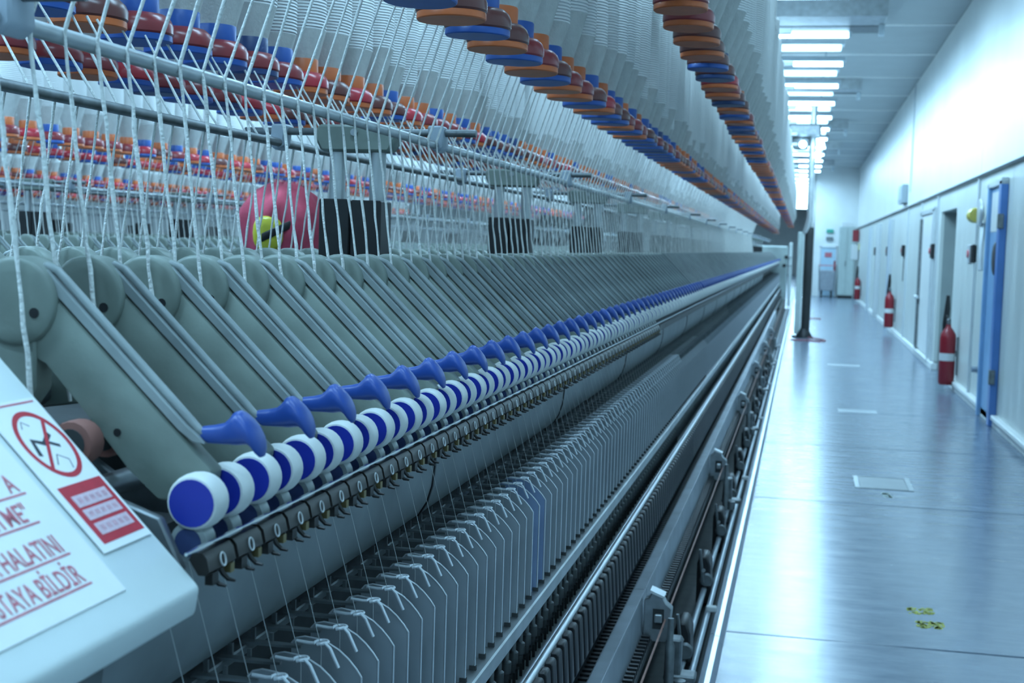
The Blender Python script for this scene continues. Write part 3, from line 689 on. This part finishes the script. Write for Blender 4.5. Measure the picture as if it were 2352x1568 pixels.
for rw in range(4):
    idx = 0; j = 0
    y = first_y[rw]
    while y < ENDY-.3:
        p = (AX+rows_x[rw], y, BZ)
        if in_view((p[0], p[1], BZ+ROWDZ[rw]+.02), 90) or in_view((p[0], p[1], BZ+ROWDZ[rw]+.3), 60):
            sq = SEQ[rw]
            rim, col = sq[idx] if idx < len(sq) else random.choice([(O_, M_), (O_, N_), (O_, M_), (B_, N_), (B_, M_), (O_, R_), (T_, N_), (O_, N_)])
            v = random.choice([0, 1, 1, 2, 2, 3, 4])
            if rw == 0: v = random.choice([1, 2, 4, 2])
            if idx < 60:
                idx += 1; ROW_OBJ[rw].append((y, bobbin(p[0]+random.uniform(-.006, .006), y, rw, idx, rim, col, v, random.uniform(0, 6))))
            else: far_bob(p[0], y, rim, col, v+(10 if rw == 0 else 0), ROWDZ[rw])
        y += rows_p[rw]
# ---------------- frame behind and the ones beyond
BX, CXX, DX = -3.87, -6.75, -9.6
Bf = empty('spinning_frame', (BX, 0, 0), 'sage green spinning frame seen blurred behind the hanging rovings', 'machine', 'spinning frames')
shared_structure(Bf, 3., ENDY)
for k in range(60):
    y = 4.2+.14*k
    b = obj('drafting_arm', me_body, Bf, (0, y, 0)); obj('pivot_head', me_head, b); obj('lever', me_lever, b)
lo = MB().add_raw(lo_arm).add_raw(lo_lever)
obj('far_drafting_arms', lo.repeat([(0, 12.6+.14*k, 0) for k in range(68)]).mesh('fa', sage), Bf, kind='stuff')
obj('back_beam', MB().bx(-.42, .36, 3., ENDY, .45, 1.12).mesh('bb', dark), Bf)
for n, (rx, rw) in enumerate(((.36, 4), (-.36, 5))):
    idx = 0; y = 4.9+.1*n
    while y < 21.5:
        c = random.choice([(O_, M_), (O_, R_), (B_, M_), (B_, R_), (O_, N_), (B_, M_)]); v = random.choice([1, 2, 2, 4])
        if idx < 30 and in_view((BX+rx, y, BZ+.1), 30):
            idx += 1; bobbin(BX+rx, y, rw, idx, c[0], c[1], v, random.uniform(0, 6))
        elif idx >= 30: far_bob(BX+rx, y, c[0], c[1], v)
        y += PB
for n, X in enumerate((CXX, DX)):
    T = empty('spinning_frame', (X, 0, 0), ('distant spinning frame, third one from the aisle' if n == 0 else 'farthest spinning frame beyond the third one'), 'machine', 'spinning frames')
    obj('frame_core', MB().bx(-.42, .42, 6, ENDY, .05, 1.12).bx(-.05, .05, 6, ENDY, 1.1, 1.2).mesh('fc', sage_d), T)
    obj('drafting_arms', lo.repeat([(0, 8+.14*k, 0) for k in range(100)]).mesh('fa', sage), T, kind='stuff')
    obj('rod', MB().tube([(.185, 6, 1.613), (.185, ENDY, 1.613)], .0095, 8).tube([(-.185, 6, 1.613), (-.185, ENDY, 1.613)], .0095, 8).mesh('rd', steel), T)
    sm = MB()
    for k in range(150):
        y = 8+.09*k; sm.tube([(.36, y, 1.83), (.19, y, 1.613), (.24, y, 1.25)], .003, 4)
    obj('roving_strands', sm.mesh('st', yarn_m), T, kind='stuff')
    for k in range(10):
        y = 7.99+1.68*k
        obj('post_box', MB().bx(-.076, .072, y-.05, y+.03, 1.1, 1.487).mesh('pbx', black, .003), T)
        obj('creel_post', MB().lathe([(.0185, 1.16), (.0185, 2.4)], (-.049, y, 0), 'z', 8).lathe([(.0185, 1.16), (.0185, 2.4)], (.047, y, 0), 'z', 8).mesh('post', zinc), T)
    for rx in (.36, -.36):
        y = 7.5
        while y < 21.5:
            c = random.choice([(O_, M_), (O_, R_), (B_, M_), (O_, N_)]); far_bob(X+rx, y, c[0], c[1], random.choice([1, 2, 4])); y += PB
rimL, colL, neckL = bob_base(10)
fb = MB(); fmats = [wound_m, cone_shade_m, blue_b, teal_b, orange_b, maroon_b, brown_b, red_b]
for (rim, col, v), offs in far_b.items():
    u = MB().add_raw(wrap(v, 10) if v < 10 else wrap(v-10, 10, 1., .84))
    for mb_, mm in ((rimL, rim), (colL, col), (neckL, rim)):
        t = mb_.moved(); t.m = [fmats.index(mm)]*len(t.f); u.add_raw(t)
    fb.add_raw(u.repeat(offs))
obj('distant_roving_bobbins', fb.mesh('fb', fmats), None, label='masses of tiny distant white roving bobbins with coloured rims', cat='bobbins', kind='stuff')

# creel rails and hangers
def creel(T, rows, y0, y1):
    for rx in rows:
        zr = 2.86 if rx == .69 else 2.49
        obj('creel_rail', MB().bx(rx-.02, rx+.02, y0, y1, zr, zr+.03).mesh('cr', zinc, .003), T)
    hang = MB().lathe([(.008, 2.42), (.008, 2.50)], (0, 0, 0), 'z', 6)
    y = y0+.1; offs = []
    while y < y1:
        for rx in rows: offs.append((rx, y, 0.36 if rx == .69 else 0))
        y += PB
    obj('bobbin_hangers', hang.repeat(offs).mesh('bh', zinc), T, kind='stuff')
    k = 0
    while 2.95+1.68*k < y1:
        y = 2.95+1.68*k
        obj('creel_arm', MB().bx(-.85, .85, y-.02, y+.02, 2.90, 2.94).mesh('ca', zinc, .003), T); k += 1
creel(A, rows_x, 1.4, ENDY-.2); creel(Bf, (.36, -.36), 4.5, 21.5)

# rovings: bobbin -> rod -> drafting arm, a strand belongs to its bobbin
def strand_path(y, s, x_top, z_top, wob, seed):
    rnd = random.Random(seed); pts = []
    rod = (s*.185+s*.010, 1.617); bot = (s*.245, 1.218)
    for i in range(5):
        t = i/4; pts.append((x_top+(rod[0]-x_top)*t, y+wob*(1-t), z_top+(rod[1]-z_top)*t))
    pts.append((s*.196, y, 1.607))
    for i in range(1, 15):
        t = i/14; pts.append((s*.196+(bot[0]-s*.196)*t+rnd.uniform(-.0012, .0012), y+rnd.uniform(-.0012, .0012), 1.607+(bot[1]-1.607)*t))
    rr = [.0024*rnd.uniform(.72, 1.25) for _ in pts]
    return pts, rr
def hang_strands(T, s, rows, y0, n_ind, n_all_, owners):
    st = MB()
    for k in range(n_all_):
        y = y0+.07*k
        x_top = s*(.355-.05); z_top = BZ+(.14 if s > 0 else -.012)
        p, rr = strand_path(y, s, x_top, z_top, .025*math.sin(k*1.7), k*3+(s > 0))
        if k < n_ind and owners:
            yb, o = min(owners, key=lambda q: abs(q[0]-y-.02))
            q = [Vector(a)+Vector((T.location.x, 0, 0)) for a in p]
            me = MB().tube(q, rr, 6).mesh('strand', yarn_m, 0, 80)
            c = obj('roving_strand', me, o)
            bpy.context.view_layer.update() if False else None
            Mo = Matrix.LocRotScale(o.location, o.rotation_euler, None); c.matrix_parent_inverse = Mo.inverted()
        else:
            step = p if k < 110 else [p[0], p[4], p[5], p[-1]]
            st.tube(step, [.0021]*len(step), 4)
    if st.v: obj('roving_strands', st.mesh('sts', yarn_m, 0, 80), T, kind='stuff')
hang_strands(A, 1, None, 1.226, 100, 290, ROW_OBJ[1])
hang_strands(A, -1, None, 1.65, 80, 240, ROW_OBJ[2])
hang_strands(Bf, 1, None, 4.4, 0, 200, None); 

# ------------------------------------------------------------------ worker behind the frame
PX, PY = -1.98, 4.12
def skin_person():
    me = bpy.data.meshes.new('person')
    V = [(0, 0, .92), (.10, -.01, 1.08), (.19, -.02, 1.20), (.26, -.02, 1.31), (.29, -.02, 1.38),
         (.19, -.17, 1.19), (.22, -.25, 1.0), (.36, -.23, .95), (.19, .14, 1.19), (.22, .22, 1.0), (.36, .20, .95),
         (0, -.10, .86), (0, -.11, .47), (-.02, -.11, .09), (.10, -.11, .04), (0, .10, .86), (0, .11, .47), (-.02, .11, .09), (.10, .11, .04)]
    E_ = [(0, 1), (1, 2), (2, 3), (3, 4), (2, 5), (5, 6), (6, 7), (2, 8), (8, 9), (9, 10), (0, 11), (11, 12), (12, 13), (13, 14), (0, 15), (15, 16), (16, 17), (17, 18)]
    Rr = [.15, .15, .13, .06, .06, .065, .05, .035, .065, .05, .035, .09, .065, .05, .035, .09, .065, .05, .035]
    me.from_pydata(V, E_, [])
    o = obj('person', me, None, (PX, PY, 0), 'person in pink-red headscarf and yellow ear muffs bending behind the frame', 'person')
    md = o.modifiers.new('skin', 'SKIN'); sk = me.skin_vertices[0].data
    for i, rr in enumerate(Rr): sk[i].radius = (rr, rr)
    sk[0].use_root = True
    ss = o.modifiers.new('sub', 'SUBSURF'); ss.levels = 1; ss.render_levels = 2
    me.materials.append(mat('work_coat', (.10, .13, .22), .8, 0, .15, 20))
    return o
person = skin_person()
HC = Vector((.33, -.02, 1.452))
def scarf():
    m = MB(); nU, nV = 40, 22; vs = []; fs_ = []
    for j in range(nV+1):
        th = PI*.93*j/nV
        for i in range(nU):
            a = 2*PI*i/nU
            dx, dy, dz = math.sin(th)*math.cos(a), math.sin(th)*math.sin(a), math.cos(th)
            rr = 1+.055*math.sin(7*a+3.5*th+1.2)*min(1, th)*(1-.2*math.cos(a))+.02*math.sin(11*a-2*th)
            vs.append(HC+Vector((dx*.135*rr+.012, dy*.138*rr, dz*.118*rr-(.05*max(0, th-1.6)))))
    for j in range(nV):
        for i in range(nU):
            i2 = (i+1) % nU; fs_.append((j*nU+i, (j+1)*nU+i, (j+1)*nU+i2, j*nU+i2))
    return m.add(vs, fs_)
obj('head', MB().sections([(HC+Vector((.01, 0, z)), (rx, 0, 0), (0, ry, 0)) for z, rx, ry in ((-.13, .05, .05), (-.10, .075, .065), (-.04, .095, .085), (.03, .10, .09), (.08, .075, .07), (.105, .03, .03))], 20).mesh('hd', mat('skin', (.50, .30, .22), .55, 0, .08, 30), 0, 80), person)
obj('headscarf', scarf().mesh('scarf', mat('pink_scarf', (.60, .075, .13), .8, 0, .18, 25, .25, 300), 0, 80), person)
em_n = (Vector((0, 0, CAMZ))-Vector((PX+.33, PY, 1.43))); em_n.z = 0; em_n.normalize()
side = Vector((-em_n.y, em_n.x, 0))                   # image right
ec = HC+em_n*.118+side*(-.035)+Vector((0, 0, -.045))
def cup():
    m = MB(); S = []
    for h, rr in ((-.015, .05), (.0, .056), (.018, .054), (.032, .043), (.038, .022)):
        S.append((ec+em_n*h, side*rr*.85, Vector((0, 0, rr))))
    return m.sections(S, 20)
obj('ear_muff', cup().mesh('cup', mat('yellow_plastic', (.66, .62, .05), .35, 0, .06, 20), 0, 40), person)
bp_ = [ec+em_n*.036+side*(-.02)+Vector((0, 0, -.015)), ec+em_n*.042+side*.02+Vector((0, 0, .005)), ec+em_n*.012+side*.07+Vector((0, 0, .030)), HC+em_n*.06+side*.125+Vector((0, 0, .012)), HC+em_n*(-.02)+side*.142+Vector((0, 0, .03)), HC+em_n*(-.10)+side*.10+Vector((0, 0, .02))]
bm_ = MB(); bm_.sections([(p, em_n*.006, Vector((0, 0, .014))) for p in bp_], 10)
obj('ear_muff_band', bm_.mesh('band', black, 0, 60), person)

# ------------------------------------------------------------------ fire extinguishers and wall fittings
red_e = mat('extinguisher_red', (.26, .015, .025), .3, 0, .08, 20)
def extinguisher(y, z0, label, hgt=.60, rad=.082, band=(.42, .52)):
    t = empty('fire_extinguisher', (WX-.105, y, z0), label, 'extinguisher', 'fire extinguishers on the panel wall')
    obj('cylinder', MB().lathe([(.0, .0), (rad*.85, .0), (rad, .02), (rad, hgt-.12), (rad*.92, hgt-.07), (rad*.6, hgt-.025), (.028, hgt), (.024, hgt+.03)], (0, 0, 0), 'z', 24).mesh('cy', red_e), t)
    obj('label_band', MB().lathe([(rad+.001, band[0]*hgt), (rad+.001, (band[1]+.03)*hgt)], (0, 0, 0), 'z', 24, 0, False).mesh('lb', printw), t)
    obj('valve', MB().lathe([(.02, hgt+.025), (.024, hgt+.04), (.024, hgt+.08), (.012, hgt+.09)], (0, 0, 0), 'z', 12).box((0, -.05, hgt+.085), (.02, .13, .015)).box((0, -.05, hgt+.055), (.02, .11, .012)).mesh('vl', steel_d, .002), t)
    obj('hose', MB().tube([(0, .02, hgt+.06), (-.02, .06, hgt+.12), (-.03, .10, hgt+.10), (-.03, .12, hgt-.05), (-.03, .115, hgt-.2)], .013, 8).mesh('ho', black), t)
    obj('horn', MB().tube([(-.01, .10, hgt+.33), (-.01, .105, hgt+.2), (-.02, .12, hgt+.02), (-.03, .125, hgt-.1)], [.018, .03, .034, .018], 12).mesh('hn', black), t)
    obj('wall_bracket', MB().bx(.075, .105, -.03, .03, .3, .36).bx(.09, .105, -.02, .02, .1, .5).mesh('wb', steel_d), t)
extinguisher(14.72, .06, 'largest red fire extinguisher beside the recessed doorway')
extinguisher(24.6, .12, 'red fire extinguisher on the wall between the nearest and farthest ones')
extinguisher(39.0, .11, 'small far red fire extinguisher beside the pale end cabinet', band=(.5, .6))
def switch(y, z, label, two=True):
    t = empty('wall_switch', (WX-.03, y, z), label, 'switch', 'switches on the panel wall')
    obj('box', MB().bx(-.02, .03, -.09, .09, -.09, .09).mesh('bx', black, .008), t)
    obj('red_knob', MB().lathe([(.035, 0), (.045, .02), (.03, .03)], (.0, .5, 0), 'x', 12).mesh('rk', mat('red_knob', (.5, .1, .12), .5, 0, .1, 20)), t)
    obj('plate', MB().bx(.015, .03, .3, .62, -.09, .09).mesh('pt', frame_m, .004), t)
    obj('cable', MB().tube([(.02, 0, -.09), (.02, 0, -.5)], .008, 6).mesh('cb', steel_d), t)
for i, (y, z) in enumerate(((13.64, 1.43), (17.87, 1.46), (23.08, 1.47), (27.35, 1.46), (32.0, 1.46))):
    switch(y, z, f'black wall switch with red knob on white panel, {ordinal(i+1)} from camera')
obj('green_label', MB().bx(WX-.012, WX, 12.76, 12.9, 1.26, 1.46).mesh('gl', mat('green_label', (.12, .40, .30), .5, 0, .1, 30), .003), None, label='small green notice beside the nearest blue door', cat='sign')
obj('junction_box', MB().bx(WX-.09, WX, 23.0, 23.9, 2.25, 2.55).bx(WX-.1, WX-.09, 23.05, 23.85, 2.29, 2.51).mesh('jb', mat('grey_box', (.34, .40, .44), .5, 0, .06, 10), .01), None, label='grey junction box on the wall above the conduit', cat='box')
yl = empty('alarm_light', (WX-.05, 13.05, 1.78), 'yellow and red alarm beacon beside the blue door top', 'alarm')
obj('yellow_body', MB().lathe([(.06, -.1), (.07, -.06), (.07, .06), (.05, .1)], (-.05, 0, 0), 'y', 14).mesh('yb', mat('yellow_lamp', (.6, .5, .1), .4, 0, .1, 20)), yl)
obj('red_lens', MB().lathe([(.05, .1), (.045, .16), (.02, .18)], (-.05, 0, 0), 'y', 14).mesh('rl', red_e), yl)
obj('bell_plate', MB().lathe([(.12, 0), (.13, .02), (.05, .05)], (-.05, -.24, .02), 'x', 18).mesh('bp', frame_m), yl)
obj('cable', MB().tube([(0, -.25, -.08), (-.02, -.32, -.3), (-.02, -.36, -.5)], .025, 6).mesh('cb', frame_m), yl)
obj('yellow_note', MB().bx(WX-.02, WX, 41.6, 41.9, 1.5, 1.7).mesh('yn', mat('yellow_note', (.6, .55, .2), .5, 0, .05, 10)), None, label='tiny yellow notice near the end cabinet', cat='sign')
hr = empty('hose_box', (WX-.14, 42.0, 1.3), 'white wall box with red top near the end cabinet', 'box')
obj('body', MB().bx(-.08, .12, -.3, .3, -.1, .35).mesh('b', printw, .02), hr); obj('red_top', MB().bx(-.06, .12, -.2, .2, .45, .8).mesh('r', red_e, .02), hr)

# ------------------------------------------------------------------ things at the far end of the aisle
cb = empty('metal_cabinet', (1.3, 43.3, 0), 'tall pale green cabinet standing at the end of the aisle', 'cabinet')
obj('body', MB().bx(-.24, .24, -.25, .35, .08, 2.2).mesh('b', greenpale, .01), cb)
obj('door', MB().bx(-.23, -.005, -.27, -.25, .1, 2.15).mesh('d', greenpale, .005), cb); obj('door', MB().bx(.005, .23, -.27, -.25, .1, 2.15).mesh('d', greenpale, .005), cb)
obj('handle', MB().bx(-.04, -.02, -.3, -.27, 1.0, 1.15).mesh('h', steel_d, .003), cb); obj('base', MB().bx(-.22, .22, -.22, .32, 0, .08).mesh('p', black), cb)
obj('top_box', MB().bx(-.2, .2, -.25, .3, 2.2, 2.36).mesh('t', plaster, .01), cb)
ct = empty('waste_cart', (.74, 43.2, 0), 'grey wire cart on castors before the end door', 'cart')
greyc = mat('grey_canvas', (.30, .33, .37), .7, 0, .15, 12)
obj('bin', MB().prism([(-.20, .22), (.20, .22), (.25, .85), (-.25, .85)], -.28, .28).mesh('b', greyc, .02), ct)
for s in (-1, 1):
    obj('side_post', MB().tube([(s*.22, -.25, .2), (s*.26, -.28, 1.0)], .015, 6).mesh('sp', steel), ct)
    for q in (-.2, .2):
        obj('wheel', MB().lathe([(.07, -.02), (.07, .02)], (s*.15, q, .07), 'x', 14).mesh('w', black), ct); obj('fork', MB().bx(s*.15-.03, s*.15+.03, q-.02, q+.02, .1, .24).mesh('fk', black), ct)
obj('push_handle', MB().tube([(-.26, -.28, 1.0), (.26, -.28, 1.0)], .016, 6).mesh('ph', pink_ink), ct)
obj('red_flag', MB().bx(.18, .24, -.27, -.25, .85, 1.15).mesh('rf', red_e), ct)
# travelling cleaner: grey upper pipe, black trunk to the floor, pale side channel
tc_ = empty('travelling_cleaner', (.07, 22.6, 0), 'black suction trunk of the travelling cleaner reaching the aisle floor', 'machine')
obj('upper_pipe', MB().lathe([(.05, 1.9), (.05, 3.75)], (0, 0, 0), 'z', 16).tube([(0, 0, 1.92), (-.02, 0, 1.80), (-.05, 0, 1.70)], .055, 14).mesh('up', zinc), tc_)
obj('black_trunk', MB().tube([(.03, 0, 1.80), (.012, -.01, 1.68), (.010, -.01, .9), (.008, -.01, .12)], [.05, .072, .074, .072], 14).mesh('bt', mat('black_rubber', (.02, .022, .022), .55, 0, .25, 8)), tc_)
obj('foot', MB().lathe([(.13, .0), (.125, .04), (.09, .10), (.062, .16)], (-.005, -.01, .002), 'z', 16).mesh('ft', black), tc_)
obj('side_channel', MB().bx(-.17, -.09, -.03, .03, .05, 1.72).mesh('sc', greenpale, .008), tc_); obj('bright_strip', MB().bx(-.09, -.065, -.035, .0, .05, 1.68).mesh('bs', cover_m, .004), tc_)
obj('base_plate', MB().bx(-.2, .14, -.06, .06, .0, .03).mesh('bp', black, .006), tc_)
obj('blower_body', MB().bx(-.4, .12, -.22, .22, 3.25, 3.45).lathe([(.12, 3.05), (.16, 3.25)], (-.2, 0, 0), 'z', 18).mesh('bb', steel_d, .03), tc_)
for i, (x, z) in enumerate(((-.16, 3.12), (.12, 3.12), (.08, 2.95))):
    obj('spot_lamp', MB().lathe([(.0, -.0), (.055, 0), (.06, .03), (.05, .08)], (x, -.26, z), 'y', 14).mesh('sl', tube_m), tc_)
obj('track_rail', MB().bx(-.06, .06, 2, YE-22.7, 3.75, 3.83).mesh('tr', zinc, .004), tc_)
obj('floor_hose', MB().tube([(-.15, 21.7, .012), (.1, 21.75, .012), (.32, 21.6, .012), (.40, 21.85, .012), (.30, 22.2, .012), (.12, 22.5, .012)], .012, 6).mesh('fh', mat('red_hose', (.34, .10, .12), .5, 0, .1, 20)), None, label='thin red hose curled on the floor by the black trunk', cat='hose')
obj('far_floor_hose', MB().tube([(.1, 29.0, .012), (.3, 29.1, .012), (.42, 29.0, .012)], .012, 6).mesh('fh', MATS['red_hose']), None, label='short red hose lying farther down the aisle floor', cat='hose')

# floor hatch and paint marks
ht = empty('floor_hatch', (.535, 8.49, 0), 'square metal framed hatch set in the aisle floor', 'hatch')
for a in ((-.17, -.14, -.22, .22), (.14, .17, -.22, .22)): obj('frame_bar', MB().bx(*a, 0, .004).mesh('fb', zinc, .001), ht)
for a in ((-.17, .17, -.22, -.205), (-.17, .17, .205, .22)): obj('frame_bar', MB().bx(*a, 0, .003).mesh('fb', steel_d, .001), ht)
obj('lid', MB().bx(-.138, .138, -.2, .2, 0, .002).mesh('ld', mat('hatch_lid', (.34, .37, .38), .3, .1, .1, 8)), ht)
for lab, x, y, sx, sy, m in (('pale rectangular plate set flush in the floor joint', .53, 12.3, .17, .13, mat('pale_plate', (.46, .50, .52), .25, 0, .05, 10)), ('pale narrow plate in the floor farther along the aisle', .55, 17.3, .2, .16, MATS['pale_plate'])):
    obj('floor_plate', MB().bx(x-sx, x+sx, y-sy, y+sy, 0, .003).mesh('fp', m, .001), None, label=lab, cat='plate')
yp = MB(); rnd = random.Random(3); ypaint = mat('yellow_paint', (.60, .60, .07), .5, 0, .3, 40)
for q in range(170):
    row_ = rnd.choice((0, 1)); x = .515+rnd.uniform(-.05, .05)+.02*row_; y = 5.47-.2*row_+rnd.uniform(-.05, .05); s = rnd.uniform(.003, .0095)
    yp.prism([(x+s*math.cos(a), y+s*1.3*math.sin(a)) for a in (0.2, 1.5, 2.4, 3.6, 5.1)], .0004, .0010, 0, 'z')
obj('yellow_paint_mark', yp.mesh('yp', ypaint), None, label='worn yellow paint mark on the aisle floor near the camera', cat='paint mark', kind='stuff')
wm = MB()
for q in range(26):
    x = .537+rnd.uniform(-.022, .022); y = 8.08+rnd.uniform(-.08, .08); s = rnd.uniform(.006, .014)
    wm.prism([(x+s*math.cos(a), y+s*1.6*math.sin(a)) for a in (0.2, 1.5, 2.4, 3.6, 5.1)], .0004, .0010, 0, 'z')
obj('pale_paint_mark', wm.mesh('wm', mat('pale_green_paint', (.60, .70, .62), .5, 0, .2, 40)), None, label='pale paint spot on the floor in front of the hatch', cat='paint mark', kind='stuff')
